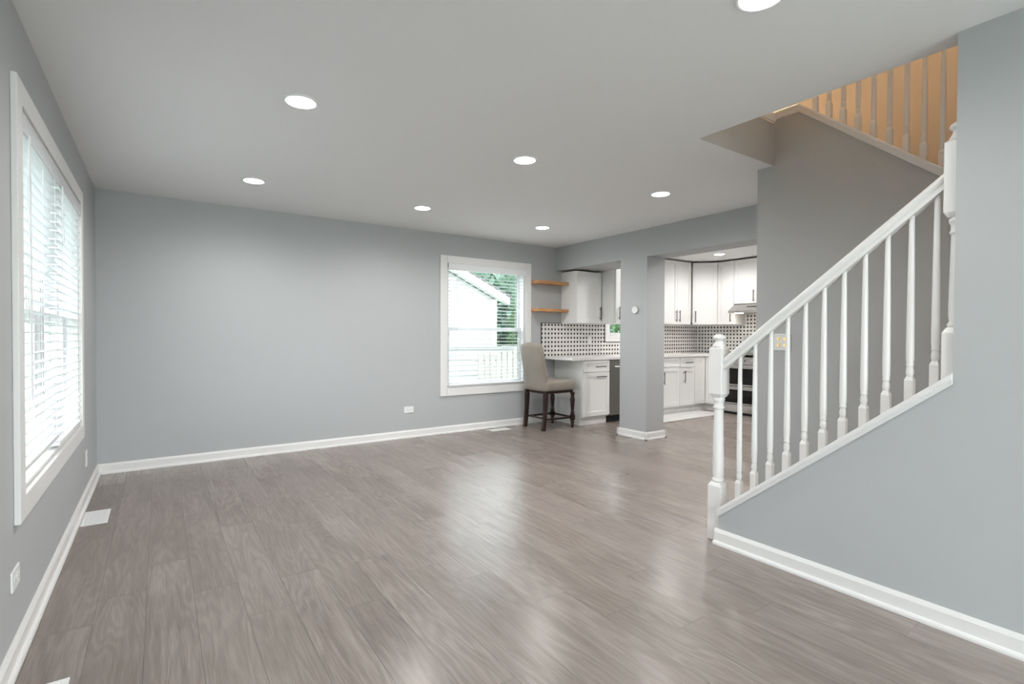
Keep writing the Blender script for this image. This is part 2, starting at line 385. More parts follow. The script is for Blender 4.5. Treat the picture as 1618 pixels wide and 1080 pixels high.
# kitchen-side wall: header beam, column and soffit
mb = cellwall([YW2, 3.941, 4.352, YF], [0, 2.118, H], lambda u, v: v > 2.118 or 3.941 < u < 4.352, 'x', XK, XKb)
mb.box(XKb, 5.19, 4.352, YF, 2.118, H)
struct(mb.build('wall_kitchen', M['wall']))
struct(MB().box(XB, XB+0.14, 1.892, YF, 0, H).build('wall_back', M['wall']))
struct(MB().box(XO+0.12, XB, 1.892, 1.992, 0, H).build('wall_pantry', M['wall']))
struct(MB().box(X2b, XKb, YW2-0.1, YW2, 0, H).build('wall_closet', M['wall']))
# upstairs shell
Z2 = H+0.30
struct(MB().box(XO, XO+0.12, -0.75, YW2-0.1, 0, Z2).build('wall_flight', M['beige']))
struct(MB().box(XO, XO+0.12, -0.75, 4.6, Z2, 5.16).build('wall_upper', M['beige']))
struct(MB().box(XS2-0.11, XS2, -0.75, 4.6, Z2, 5.16).build('wall_landing', M['beige']))
struct(MB().box(XS2-0.11, XO+0.12, 4.6, 4.72, Z2, 5.16).build('wall_hall', M['wall']))
struct(MB().box(XS, XO+0.12, -0.87, -0.75, 0, 5.16).build('wall_stairwell', M['beige']))
struct(MB().box(XS2-0.11, XO+0.12, -0.87, 4.72, 5.16, 5.26).build('ceiling_upper', M['ceil']))

struct(MB().box(XS2+0.004, X2-0.001, 1.966, 1.9719, H+0.0005, Z2).build('trim_1', M['wall']))
# baseboards --------------------------------------------------------
BB = [(0, 0), (0.028, 0), (0.028, 0.010), (0.024, 0.018), (0.014, 0.021), (0.014, 0.070), (0.010, 0.080), (0.006, 0.088), (0, 0.088)]
def baseboard(name, axis, side, plane, a0, a1):
    """axis = running axis; side = sign of the outward normal"""
    poly = [(plane+side*d, z) for d, z in BB]
    return struct(MB().prism(poly, 'y' if axis == 'y' else 'x', a0, a1).build(name, M['white']))
baseboard('baseboard_left', 'y', 1, XL, YR, YF)
baseboard('baseboard_far', 'x', -1, YF, XL, 4.60)
baseboard('baseboard_right', 'y', -1, XS, YR, YN+0.02)
mb = MB()
mb.prism([(XK-d, z) for d, z in BB], 'y', 3.941-0.028, 4.352+0.028)
mb.prism([(3.941-d, z) for d, z in BB], 'x', XK-0.028, XKb+0.028)
mb.prism([(4.352+d, z) for d, z in BB], 'x', XK-0.028, XKb+0.028)
mb.prism([(XKb+d, z) for d, z in BB], 'y', 3.941-0.028, 4.352+0.028)
struct(mb.build('baseboard_column', M['white']))
mb = MB(); mb.prism([(X2-d, z) for d, z in BB], 'y', 1.74, YW2+0.028); mb.prism([(YW2+d, z) for d, z in BB], 'x', X2-0.028, XKb)
struct(mb.build('baseboard_stair', M['white']))

# ------------------------------------------------------------------ windows
def frame_yz(mb, x0, x1, y0, y1, z0, z1, w, c=0.003):
    mb.cbox(x0, x1, y0, y0+w, z0, z1, c); mb.cbox(x0, x1, y1-w, y1, z0, z1, c)
    mb.cbox(x0, x1, y0+w, y1-w, z1-w, z1, c); mb.cbox(x0, x1, y0+w, y1-w, z0, z0+w, c)
def frame_xz(mb, y0, y1, x0, x1, z0, z1, w, c=0.003):
    mb.cbox(x0, x0+w, y0, y1, z0, z1, c); mb.cbox(x1-w, x1, y0, y1, z0, z1, c)
    mb.cbox(x0+w, x1-w, y0, y1, z1-w, z1, c); mb.cbox(x0+w, x1-w, y0, y1, z0, z0+w, c)
# left double window
w1 = bpy.data.objects.new('window_1', None); COL.objects.link(w1); w1.location = (XL, 3.56, WL[2]); struct(w1, 'wide white double window in the left wall')
mb = MB(); frame_yz(mb, XL, XL+0.02, WL[0]-0.088, WL[1]+0.088, WL[2]-0.088, WL[3]+0.088, 0.090); mb.build('window_casing', M['white'], w1, True)
mb = MB(); frame_yz(mb, XL-0.13, XL-0.001, WL[0]+0.001, WL[1]-0.001, WL[2]+0.001, WL[3]-0.001, 0.016, 0.001); mb.build('window_jamb', M['white'], w1, True)
mb = MB(); mb.cbox(XL-0.12, XL-0.055, 3.51, 3.61, WL[2]+0.017, WL[3]-0.017); mb.build('window_mullion', M['white'], w1, True)
for y0, y1 in ((WL[0]+0.017, 3.51), (3.61, WL[1]-0.017)):
    zm = 1.30
    for k, (z0, z1, x) in enumerate(((WL[2]+0.018, zm+0.02, XL-0.085), (zm-0.02, WL[3]-0.018, XL-0.115))):
        mb = MB(); frame_yz(mb, x-0.014, x+0.014, y0, y1, z0, z1, 0.042); sa = mb.build('window_sash', M['plastic'], w1, True)
        MB().box(x-0.002, x+0.002, y0+0.041, y1-0.041, z0+0.041, z1-0.041).build('window_pane', M['glass'], sa, True)
# far single window
w2 = bpy.data.objects.new('window_2', None); COL.objects.link(w2); w2.location = (3.49, YF, WF[2]); struct(w2, 'white double-hung window in the far wall')
mb = MB(); frame_xz(mb, YF-0.02, YF, WF[0]-0.088, WF[1]+0.088, WF[2]-0.088, WF[3]+0.088, 0.090); mb.build('window_casing', M['white'], w2, True)
mb = MB(); frame_xz(mb, YF+0.001, YF+0.13, WF[0]+0.001, WF[1]-0.001, WF[2]+0.001, WF[3]-0.001, 0.030, 0.002); mb.build('window_jamb', M['plastic'], w2, True)
zm = 1.28
for z0, z1, y in ((WF[2]+0.031, zm+0.02, YF+0.072), (zm-0.02, WF[3]-0.031, YF+0.108)):
    mb = MB(); frame_xz(mb, y-0.016, y+0.016, WF[0]+0.031, WF[1]-0.031, z0, z1, 0.040); sa = mb.build('window_sash', M['plastic'], w2, True)
    MB().box(WF[0]+0.07, WF[1]-0.07, y-0.002, y+0.002, z0+0.039, z1-0.039).build('window_pane', M['glass'], sa, True)
    mb = MB(); xg = WF[1]-0.074; mb.box(xg, xg+0.006, y-0.006, y+0.006, z0+0.04, z1-0.04); mb.build('window_gasket', M['grout_slot'], sa, True)
MB().cbox(WF[0]+0.031, WF[1]-0.031, YF+0.126, YF+0.138, 0.995, 1.055).build('storm_rail', M['plastic'], w2, True)
# sink window
w3 = bpy.data.objects.new('window_3', None); COL.objects.link(w3); w3.location = (6.07, YF, WS[2]); struct(w3, 'white kitchen window over the worktop')
mb = MB(); frame_xz(mb, YF-0.02, YF, WS[0]-0.09, WS[1]+0.09, WS[2]-0.09, WS[3]+0.09, 0.09); mb.build('window_casing', M['white'], w3, True)
mb = MB(); frame_xz(mb, YF+0.02, YF+0.08, WS[0]+0.001, WS[1]-0.001, WS[2]+0.001, WS[3]-0.001, 0.045); mb.box(6.055, 6.095, YF+0.03, YF+0.07, WS[2]+0.04, WS[3]-0.04)
sa = mb.build('window_sash', M['plastic'], w3, True)
MB().box(WS[0]+0.04, WS[1]-0.04, YF+0.048, YF+0.052, WS[2]+0.04, WS[3]-0.04).build('window_pane', M['glass'], sa, True)
# unseen window added behind the camera to let fill light in
w4 = bpy.data.objects.new('fill_window', None); COL.objects.link(w4); w4.location = (1.15, YR, WR[2]); struct(w4, 'wide window added behind the camera for fill light')
mb = MB(); frame_xz(mb, YR-0.10, YR-0.04, WR[0]+0.001, WR[1]-0.001, WR[2]+0.001, WR[3]-0.001, 0.05); mb.box(1.125, 1.175, YR-0.1, YR-0.04, WR[2]+0.05, WR[3]-0.05); mb.build('window_sash', M['plastic'], w4, True)
MB().box(WR[0]+0.05, WR[1]-0.05, YR-0.072, YR-0.068, WR[2]+0.05, WR[3]-0.05).build('window_pane', M['glass'], w4, True)

# blinds ------------------------------------------------------------
def blind(label, axis, a0, a1, plane, out, ztop, zbot, wand_at, wand_len, tilt=0.06, cords=(0.12, 0.5, 0.88), wand_r=0.0045, sm='slat'):
    """axis: direction the slats run; out: sign of the direction into the room on the other axis"""
    def bx(mb, u0, u1, n0, n1, z0, z1, c=0.0015):
        n0, n1 = plane+out*n0, plane+out*n1
        if n0 > n1: n0, n1 = n1, n0
        if axis == 'y': mb.cbox(n0, n1, u0, u1, z0, z1, c)
        else: mb.cbox(u0, u1, n0, n1, z0, z1, c)
        return mb
    def pt(u, n, z): return (plane+out*n, u, z) if axis == 'y' else (u, plane+out*n, z)
    t = thing('window_blind', label, 'blind', pt((a0+a1)/2, 0, zbot))
    bx(MB(), a0+0.004, a1-0.004, -0.026, 0.020, ztop-0.048, ztop-0.002).build('headrail', M['plastic'], t, True)
    bx(MB(), a0, a1, 0.022, 0.031, ztop-0.078, ztop-0.001, 0.003).build('valance', M[sm], t, True)
    mb = MB(); z = zbot+0.055; pitch = 0.0445; th = 0.0014
    while z < ztop-0.075:
        # gently curved slat, slightly tilted
        cs = []
        for k in range(5):
            q = -1+k*0.5; cs.append((q*0.025, z+q*tilt*0.025+0.0025*(1-q*q)))
        up_ = [pt(a0+0.006, n, zz+th) for n, zz in cs]+[pt(a0+0.006, n, zz-th) for n, zz in cs[::-1]]
        dn_ = [pt(a1-0.006, n, zz+th) for n, zz in cs]+[pt(a1-0.006, n, zz-th) for n, zz in cs[::-1]]
        n_ = len(up_); mb.add(up_+dn_, [tuple(range(n_))[::-1], tuple(range(n_, 2*n_))]+[(i, (i+1) % n_, n_+(i+1) % n_, n_+i) for i in range(n_)])
        z += pitch
    mb.build('slats', M[sm], t, True)
    bx(MB(), a0+0.006, a1-0.006, -0.025, 0.025, zbot, zbot+0.018, 0.004).build('bottom_rail', M['plastic'], t, True)
    mb = MB()
    for c in cords:
        u = a0+(a1-a0)*c
        for n in (-0.0265, 0.0265): mb.tube(pt(u, n, zbot+0.01), pt(u, n, ztop-0.05), 0.0011, n=6)
    mb.build('ladder_cord', M['plastic'], t, True)
    mb = MB(); mb.tube(pt(wand_at, 0.036, ztop-0.07), pt(wand_at, 0.038, ztop-0.07-wand_len), wand_r, n=8)
    mb.tube(pt(wand_at, 0.02, ztop-0.055), pt(wand_at, 0.036, ztop-0.072), 0.003, n=6); mb.build('tilt_wand', M['plastic'], t, True)
    return t
blind('white slatted blind in the nearer half of the left double window', 'y', WL[0]+0.018, 3.535, XL-0.012, 1, WL[3]-0.017, 0.665, 2.76, 1.05)
blind('white slatted blind in the farther half of the left double window', 'y', 3.545, WL[1]-0.018, XL-0.012, 1, WL[3]-0.017, 0.615, 3.60, 0.30)
blind('white slatted blind lowered over the far wall window, house visible through it', 'x', WF[0]+0.012, WF[1]-0.012, YF-0.008, -1, WF[3]-0.004, 0.575, 3.02, 0.62, tilt=0.0, wand_r=0.0035, sm='slat_wood')

# ------------------------------------------------------------------ ceiling downlights
def downlight(label, x, y, proto=[None], group='recessed ceiling lights', z=H, watts=0):
    if proto[0] is None:
        t = thing('ceiling_light', label, 'ceiling light', (x, y, z), 0, group)
        MB().lathe([(0.090, 0.0), (0.090, -0.004), (0.084, -0.008), (0.074, -0.008), (0.074, 0.0)], 0, 0, 40).build('trim_ring', M['plastic'], t)
        MB().lathe([(0.0735, 0.0), (0.0735, -0.006), (0.060, -0.0105), (0.035, -0.013), (0.002, -0.0138)], 0, 0, 40).build('diffuser', M['lamp'], t)
        l = bpy.data.lights.new('beam', 'SPOT'); l.energy = SPOT; l.spot_size = math.radians(172); l.spot_blend = 0.7; l.shadow_soft_size = 0.06; l.color = (1.0, 0.975, 0.945)
        lo = bpy.data.objects.new('beam', l); COL.objects.link(lo); lo.parent = t; lo.location = (0, 0, -0.03)
        proto[0] = t
        if watts: l.energy = watts
    else:
        t = copy_tree(proto[0]); t.location = (x, y, z); t['label'] = label; t['group'] = group
    if watts:
        for k in [k for k in bpy.data.objects if k.parent == t and k.type == 'LIGHT']: k.data = k.data.copy(); k.data.energy = watts
    return t
downlight('large bright round recessed ceiling light, largest one fully in view at upper left', 0.622, 2.87, watts=36)
downlight('round recessed ceiling light above the left end of the far wall', 0.63, 4.56)
downlight('round recessed ceiling light left of the far window, in the far row', 2.11, 4.58)
downlight('round recessed ceiling light in the middle of the ceiling', 2.12, 2.91, watts=54)
downlight('round recessed ceiling light nearest the kitchen header and stairs', 3.59, 2.92)
downlight('round recessed ceiling light above the desk chair near the far right corner', 3.61, 4.61)
downlight('round recessed ceiling light cut off by the top edge of the picture', 1.80, 1.02, watts=26)
for x, y in ((0.32, 1.02), (0.32, -0.9), (1.80, -0.9)): downlight('added fill ceiling light outside the frame near the camera', x, y, group='added fill lights near the camera', watts=16)  # unseen downlights, added to brighten the stair wall and room
downlight('round recessed kitchen ceiling light seen over the white wall cabinets', 6.95, 4.55, watts=40)
for x, y, w in ((5.75, 4.55, 40), (5.4, 2.75, 85), (6.95, 2.9, 65)): downlight('added kitchen fill light hidden behind the header', x, y, group='added hidden kitchen lights', watts=w)  # unseen lamps added to brighten the kitchen and the column's near face

# ------------------------------------------------------------------ stairs
st = thing('staircase', 'carpeted stair steps behind the half wall', 'stairs', (3.22, 1.0, 0))
for i in range(7):
    z = (i+1)*0.1957; y1 = 1.69-i*0.245
    y0 = y1-0.245 if i < 6 else -0.745
    MB().cbox(XS2+0.002, X2-0.002 if i < 6 else XO-0.002, y0, y1, max(0, z-0.3) if i < 6 else z-0.25, z, 0.012).build('step', M['carpet'], st, True)
for i in range(6):
    z = 1.37+(i+1)*0.1957; y0 = 0.36+i*0.245
    MB().cbox(X2b+0.002, XO-0.002, y0, y0+0.245+(0.12 if i == 5 else 0), z-0.3, z-0.002, 0.012).build('step', M['carpet'], st, True)

XC = XS+0.0575
def newel(mb, cx, cy, zb, half=False):
    a = (0, PI) if half else (0, 2*PI); n = 12 if half else 24
    kw = dict(y0=cy, y1=cy+0.0435) if half else {}
    mb.sqblock(cx, cy, 0.084, zb[0], zb[1], 0, 0.022, **kw)
    mb.lathe([(0.030, zb[1]-0.002), (0.035, zb[1]+0.006), (0.036, zb[1]+0.014), (0.031, zb[1]+0.020), (0.0285, zb[1]+0.028), (0.0315, zb[1]+0.045), (0.0315, zb[1]+0.10),
              (0.026, zb[2]-0.075), (0.026, zb[2]-0.070), (0.031, zb[2]-0.066), (0.032, zb[2]-0.058), (0.028, zb[2]-0.052), (0.0275, zb[2]-0.030), (0.031, zb[2]-0.024), (0.0345, zb[2]-0.014), (0.034, zb[2]-0.006), (0.030, zb[2]+0.002)], cx, cy, n, *a)
    mb.sqblock(cx, cy, 0.084, zb[2], zb[3], 0.022, 0.010, **kw)
    t = zb[3]
    mb.lathe([(0.037, t-0.002), (0.038, t+0.006), (0.033, t+0.016), (0.027, t+0.026), (0.0245, t+0.036), (0.027, t+0.042), (0.036, t+0.049), (0.0375, t+0.056), (0.034, t+0.064), (0.024, t+0.072), (0.010, t+0.076), (0.001, t+0.077)], cx, cy, n, *a)
    return mb
def baluster(mb, cx, cy, z0, z1, w=0.034):
    """square foot, small vase, long taper"""
    h = w/2; b = z0-0.012; t = z0+0.100
    mb.sqblock(cx, cy, w, b, t-0.012)
    vs = [(cx+sx*h, cy+sy*h, t-0.012) for sx, sy in ((-1, -1), (1, -1), (1, 1), (-1, 1))]+[(cx+sx*0.009, cy+sy*0.009, t+0.008) for sx, sy in ((-1, -1), (1, -1), (1, 1), (-1, 1))]
    mb.add(vs, [(0, 1, 5, 4), (1, 2, 6, 5), (2, 3, 7, 6), (3, 0, 4, 7), (4, 5, 6, 7)])
    L_ = z1-z0
    mb.lathe([(0.010, t-0.004), (0.0115, t+0.006), (0.0140, t+0.016), (0.0150, t+0.026), (0.0135, t+0.040), (0.0120, t+0.050), (0.0145, t+0.054), (0.0150, t+0.058), (0.0130, t+0.062), (0.0150, t+0.080), (0.0155, t+0.13),
              (0.0135, z0+L_*0.62), (0.0105, z1-0.02), (0.0105, z1+0.012)], cx, cy, 16)
    return mb
rail = thing('stair_railing', 'white stair railing with turned newel post on the sloping half wall', 'railing', (XC, 1.777, 0))
newel(MB(), XC, 1.777, (0.004, 0.345, 0.845, 1.141)).build('newel_post', M['white'], rail, True)
newel(MB(), XC, YE+0.001, (1.03, 1.245, 1.70, 2.020), True).build('newel_post', M['white'], rail, True)
railz = lambda y: 1.087+(1.729-y)*0.809
sec = [(-0.013, 0), (0.013, 0), (0.025, -0.006), (0.033, -0.018), (0.034, -0.027), (0.029, -0.038), (0.022, -0.046), (0.021, -0.050), (0.025, -0.053), (0.025, -0.072), (-0.025, -0.072), (-0.025, -0.053), (-0.021, -0.050), (-0.022, -0.046), (-0.029, -0.038), (-0.034, -0.027), (-0.033, -0.018), (-0.025, -0.006)]
MB().prism([(XC+a, railz(1.737)+b) for a, b in sec], 'y', 1.737, YE+0.044, (0, railz(YE+0.044)-railz(1.737))).build('handrail', M['white'], rail, True)
e0, e1 = XS-0.022, XS2+0.022
csec = [(e0, -0.004), (e0+0.004, 0), (e1-0.004, 0), (e1, -0.004), (e1, -0.020), (XS2+0.001, -0.023), (XS2+0.001, -0.0235), (XS+0.0, -0.0235), (XS-0.001, -0.046), (XS-0.007, -0.044), (XS-0.011, -0.036), (XS-0.013, -0.026), (XS-0.020, -0.022), (e0, -0.018)]
MB().prism([(a, capz(YN)+b) for a, b in csec], 'y', YN, YE, (0, capz(YE)-capz(YN))).build('stringer_cap', M['white'], rail, True)
for k in range(11):
    y = 1.644-k*0.0887
    baluster(MB(), XC, y, capz(y), railz(y)-0.074).build('baluster', M['white'], rail, True)

ur = thing('stair_railing', 'white upper flight railing seen through the ceiling opening', 'railing', (X2+0.06, 1.4, 2.2))
XU = X2+0.06; u0, u1 = X2-0.016, X2b+0.016
csec = [(u0, 0.0), (u0+0.003, 0.004), (u1-0.003, 0.004), (u1, 0.0), (u1, -0.012), (X2b+0.001, -0.016), (X2b+0.001, -0.044), (X2, -0.0445), (X2-0.002, -0.052), (X2-0.008, -0.050), (X2-0.011, -0.040), (X2-0.011, -0.018), (u0, -0.014)]
MB().prism([(a, cap2(0.40)+b) for a, b in csec], 'y', 0.40, 1.80, (0, cap2(1.80)-cap2(0.40))).build('stringer_cap', M['white'], ur, True)
MB().prism([(a, 2.818+b*1.0) for a, b in csec], 'y', 1.80, 1.966).build('nosing', M['white'], ur, True)
MB().cbox(XS2+0.006, X2-0.018, 1.950, 1.9655, 2.742, 2.80, 0.004).build('nosing', M['white'], ur, True)
for k in range(-7, 9):
    y = 1.018+k*0.0875
    baluster(MB(), XU, y, cap2(y)+0.004, cap2(y)+0.84).build('baluster', M['white'], ur, True)
MB().prism([(XU+a, cap2(0.40)+0.91+b) for a, b in sec], 'y', 0.40, 1.80, (0, cap2(1.80)-cap2(0.40))).build('handrail', M['white'], ur, True)
# warm lamp upstairs
ul = thing('ceiling_light', 'warm flush ceiling lamp upstairs over the stairwell', 'ceiling light', (4.0, 3.1, 5.16))
MB().lathe([(0.15, 0), (0.15, -0.02), (0.13, -0.03)], 0, 0, 32).build('base', M['white'], ul)
MB().lathe([(0.13, -0.03), (0.12, -0.07), (0.08, -0.10), (0.002, -0.11)], 0, 0, 32).build('lamp_shade', M['warmlamp'], ul)

M['landingfill'] = emis('landing_fill_glow', (1.0, 0.93, 0.85), 65.0)  # for an unseen lamp added to lighten the stair wall and upper balusters
ul = thing('ceiling_light', 'added fill lamp upstairs over the stair landing', 'ceiling light', (3.02, 0.10, 5.16))
MB().lathe([(0.15, 0), (0.15, -0.02), (0.13, -0.03)], 0, 0, 32).build('base', M['white'], ul)
MB().lathe([(0.13, -0.03), (0.12, -0.07), (0.08, -0.10), (0.002, -0.11)], 0, 0, 32).build('lamp_shade', M['landingfill'], ul)

# ------------------------------------------------------------------ outlets, switches, registers
def outlet(label, loc, rz, vertical=False, name='wall_outlet'):
    """local: plate in xz plane facing -y"""
    t = thing(name, label, 'outlet', loc, rz)
    w, h = (0.072, 0.118) if vertical else (0.118, 0.076)
    MB().cbox(-w/2, w/2, -0.007, 0, -h/2, h/2, 0.003).build('cover_plate', M['plastic'], t)
    for s in (-1, 1):
        cx, cz = (0, s*0.020) if vertical else (s*0.020, 0)
        mb = MB(); n = 20
        mb.add([(cx+0.0155*math.cos(2*PI*i/n), -0.0085 if j else -0.006, cz+0.0155*math.sin(2*PI*i/n)) for j in (0, 1) for i in range(n)], [tuple(range(n, 2*n))]+[(i, (i+1) % n, n+(i+1) % n, n+i) for i in range(n)])
        sk = mb.build('socket', M['plastic'], t)
        mb = MB()
        for q in (-0.0055, 0.0055):
            if vertical: mb.box(cx+q-0.001, cx+q+0.001, -0.0090, -0.008, cz-0.003, cz+0.005)
            else: mb.box(cx-0.003, cx+0.005, -0.0090, -0.008, cz+q-0.001, cz+q+0.001)
        mb.build('slot', M['grout_slot'], sk)
    return t
outlet('white horizontal wall outlet low on the left wall, nearest the camera', (XL, 2.57, 0.308), PI/2)
outlet('white wall outlet low on the left wall beyond the window, near the corner', (XL, 4.80, 0.30), PI/2, True)
outlet('white horizontal wall outlet low on the far grey wall', (2.40, YF, 0.328), 0)
outlet('white outlet on the dotted tile backsplash beside the kitchen window', (5.275, YF-0.0065, 1.135), 0, True)
outlet('white outlet on the dotted tile backsplash beside the stove', (XB-0.0065, 5.05, 1.15), -PI/2, True)
sw = thing('wall_plate', 'white double wall plate with brass jacks seen through the balusters', 'wall plate', (X2, 1.895, 1.163), -PI/2)
MB().cbox(-0.060, 0.060, -0.008, 0, -0.060, 0.060, 0.003).build('cover_plate', M['plastic'], sw)
for sx in (-1, 1):
    for sz in (-1, 1):
        mb = MB(); mb.tube((sx*0.023, -0.006, sz*0.022), (sx*0.023, -0.0095, sz*0.022), 0.0145, 0.013, n=20); mb.tube((sx*0.023, -0.009, sz*0.022), (sx*0.023, -0.017, sz*0.022), 0.0085, 0.006, n=12)
        mb.build('jack', M['brass'], sw)
th = thing('thermostat', 'round white thermostat on the grey column', 'thermostat', (XK, 4.105, 1.507), -PI/2)
mb = MB(); n = 32
def disc(mb, r0, r1, y0, y1, n=32):
    mb.add([((r1 if j else r0)*math.cos(2*PI*i/n), y1 if j else y0, (r1 if j else r0)*math.sin(2*PI*i/n)) for j in (0, 1) for i in range(n)], [tuple(range(n))[::-1], tuple(range(n, 2*n))]+[(i, (i+1) % n, n+(i+1) % n, n+i) for i in range(n)])
disc(mb, 0.046, 0.046, 0, -0.006); mb.build('base_ring', M['steeldark'], th)
mb = MB(); disc(mb, 0.044, 0.041, -0.006, -0.024); mb.build('dial', M['plastic'], th)

def register(label, x0, x1, y0, y1, along):
    t = thing('floor_register', label, 'floor vent', ((x0+x1)/2, (y0+y1)/2, 0))
    mb = MB(); b = 0.020; z = 0.005
    for q in ((x0, x1, y0, y0+b), (x0, x1, y1-b, y1), (x0, x0+b, y0+b, y1-b), (x1-b, x1, y0+b, y1-b)): mb.cbox(*q, 0.0002, z, 0.002)
    mb.build('frame', M['plastic'], t, True)
    mb = MB(); mb.box(x0+b, x1-b, y0+b, y1-b, 0.0002, 0.0012)
    if along == 'x':
        y = y0+b+0.004
        while y < y1-b-0.004: mb.box(x0+b, x1-b, y, y+0.0075, 0.001, 0.0042); y += 0.0105
    else:
        x = x0+b+0.004
        while x < x1-b-0.004: mb.box(x, x+0.0075, y0+b, y1-b, 0.001, 0.0042); x += 0.0105
    mb.build('louvers', M['plastic'], t, True)
register('white floor vent beside the baseboard under the left window', XL+0.030, -0.277, 4.128, 4.435, 'y')
register('white floor vent by the far baseboard near the chair', 3.415, 3.700, 5.345, 5.475, 'x')
register('white floor vent corner at the bottom left edge of the picture', -0.402, -0.262, 2.03, 2.333, 'y')

# ------------------------------------------------------------------ floating shelves
def shelf(label, z0, z1):
    return tag(MB().cbox(4.182, 4.714, 5.415, YF, z0, z1, 0.002).build('floating_shelf', M['shelf']), label, 'shelf', 'oak floating shelves')
shelf('upper thick oak floating shelf beside the far window', 1.905, 1.945)
shelf('lower thick oak floating shelf beside the far window', 1.528, 1.568)

# ------------------------------------------------------------------ kitchen cabinets
def pull(parent, x, z, length, vertical=True, y=-0.02):
    mb = MB(); a = length/2; d = y-0.028
    if vertical:
        mb.tube((x, d, z-a), (x, d, z+a), 0.0060, n=10)
        for s in (-1, 1): mb.tube((x, y, z+s*a*0.72), (x, d, z+s*a*0.72), 0.0045, n=8)
    else:
        mb.tube((x-a, d, z), (x+a, d, z), 0.0060, n=10)
        for s in (-1, 1): mb.tube((x+s*a*0.72, y, z), (x+s*a*0.72, d, z), 0.0045, n=8)
    return mb.build('handle', M['black'], parent)
def shaker(mb, x0, x1, z0, z1, y0=-0.02, y1=-0.0005, r=0.057):
    c = 0.0018
    if z1-z0 < 0.2: r = min(r, 0.035)
    if x1-x0 < 0.2: r = min(r, 0.04)
    mb.cbox(x0, x0+r, y0, y1, z0, z1, c); mb.cbox(x1-r, x1, y0, y1, z0, z1, c)
    mb.cbox(x0+r-0.001, x1-r+0.001, y0, y1, z1-r, z1, c); mb.cbox(x0+r-0.001, x1-r+0.001, y0, y1, z0, z0+r, c)
    mb.box(x0+r-0.004, x1-r+0.004, y0+0.009, y1, z0+r-0.004, z1-r+0.004)
def cabinet(label, o, th, w, h, d, fronts, toe=None, cat='cabinet', body=True, name='kitchen_cabinet', group=None):
    """o: front-left-bottom corner of the carcass; fronts: (kind,x0,x1,z0,z1,handle(x,z,len,vertical) or None)"""
    t = thing(name, label, cat, o, th, group)
    mb = MB()
    if toe: mb.cbox(0, w, 0, d, toe, h, 0.002); mb.box(0.001, w-0.001, 0.05, d, 0.0, toe+0.001)
    else: mb.cbox(0, w, 0, d, 0, h, 0.002)
    mb.build('body', M['cab'], t)
    for kind, x0, x1, z0, z1, hd in fronts:
        mb = MB(); shaker(mb, x0, x1, z0, z1); f = mb.build(kind, M['cab'], t)
        if hd: pull(f, *hd)
    return t
g = 0.003
# --- desk side, far wall
yf_ = 5.005
cabinet('white base cabinet with one drawer and door at the left end of the worktop', (4.605, yf_, 0), 0, 0.488, 0.876, YF-yf_-0.001,
        [('drawer', 0.022, 0.484, 0.713, 0.865, (0.296, 0.785, 0.19, False)), ('door', 0.022, 0.484, 0.125, 0.705, (0.312, 0.650, 0.19, False))], toe=0.105)
dw = thing('dishwasher', 'dark stainless dishwasher half hidden by the grey column', 'dishwasher', (5.40, 5.0, 0))
MB().box(5.097, 5.690, 5.03, YF-0.002, 0.10, 0.872).build('body', M['steeldark'], dw, True)
MB().cbox(5.102, 5.686, 4.985, 5.03, 0.105, 0.855, 0.004).build('door', M['steeldark'], dw, True)
mb = MB(); mb.tube((5.150, 4.945, 0.775), (5.640, 4.945, 0.775), 0.011); [mb.tube((x, 4.945, 0.775), (x, 4.987, 0.775), 0.008) for x in (5.19, 5.60)]; mb.build('handle', M['steel'], dw, True)
MB().box(5.10, 5.688, 5.06, 5.30, 0.0, 0.10).build('toe_kick', M['dark'], dw, True)
cabinet('white double-door sink base cabinet right of the grey column', (5.693, yf_, 0), 0, 0.918, 0.876, YF-yf_-0.001,
        [('drawer_front', 0.004, 0.457, 0.725, 0.865, None), ('drawer_front', 0.461, 0.914, 0.725, 0.865, None),
         ('door', 0.004, 0.457, 0.125, 0.717, (0.40, 0.566, 0.19, True)), ('door', 0.461, 0.914, 0.125, 0.717, (0.527, 0.566, 0.19, True))], toe=0.105)
cabinet('narrow white base cabinet with a drawer over a door', (6.613, yf_, 0), 0, 0.372, 0.876, YF-yf_-0.001,
        [('drawer', 0.004, 0.368, 0.713, 0.865, (0.21, 0.787, 0.19, False)), ('door', 0.004, 0.368, 0.125, 0.705, (0.10, 0.566, 0.19, True))], toe=0.105)
# corner base
cb = thing('kitchen_cabinet', 'white corner base cabinet with folding doors in the kitchen corner', 'cabinet', (6.987, yf_, 0))
mb = MB(); mb.box(6.988, XB-0.001, yf_, YF-0.001, 0.105, 0.876); mb.box(7.28, XB-0.001, 4.69, yf_, 0.105, 0.876); mb.box(6.99, XB-0.002, yf_+0.05, YF-0.002, 0, 0.106); mb.box(7.33, XB-0.002, 4.692, yf_+0.05, 0, 0.106)
mb.build('body', M['cab'], cb, True)
mb = MB(); shaker(mb, 6.991, 7.256, 0.125, 0.865, yf_-0.02, yf_-0.0005); mb.build('door', M['cab'], cb, True)
d2 = bpy.data.objects.new('tmp', None)
mb = MB(); shaker(mb, 0.024, 0.311, 0.125, 0.865)
mb.v = [(7.28+y, yf_-x, z) for x, y, z in mb.v]; mb.build('door', M['cab'], cb, True)
bpy.data.objects.remove(d2)
# --- worktop (one L-shaped slab with notch for the range)
poly = [(4.40, YF-0.001), (4.40, 4.975), (4.408, 4.968), (7.245, 4.968), (7.245, 4.690), (XB-0.001, 4.690), (XB-0.001, YF-0.001)]
tag(MB().prism(poly, 'z', 0.877, 0.914).build('countertop', M['quartz']), 'long white quartz worktop from the desk overhang into the kitchen corner', 'countertop')
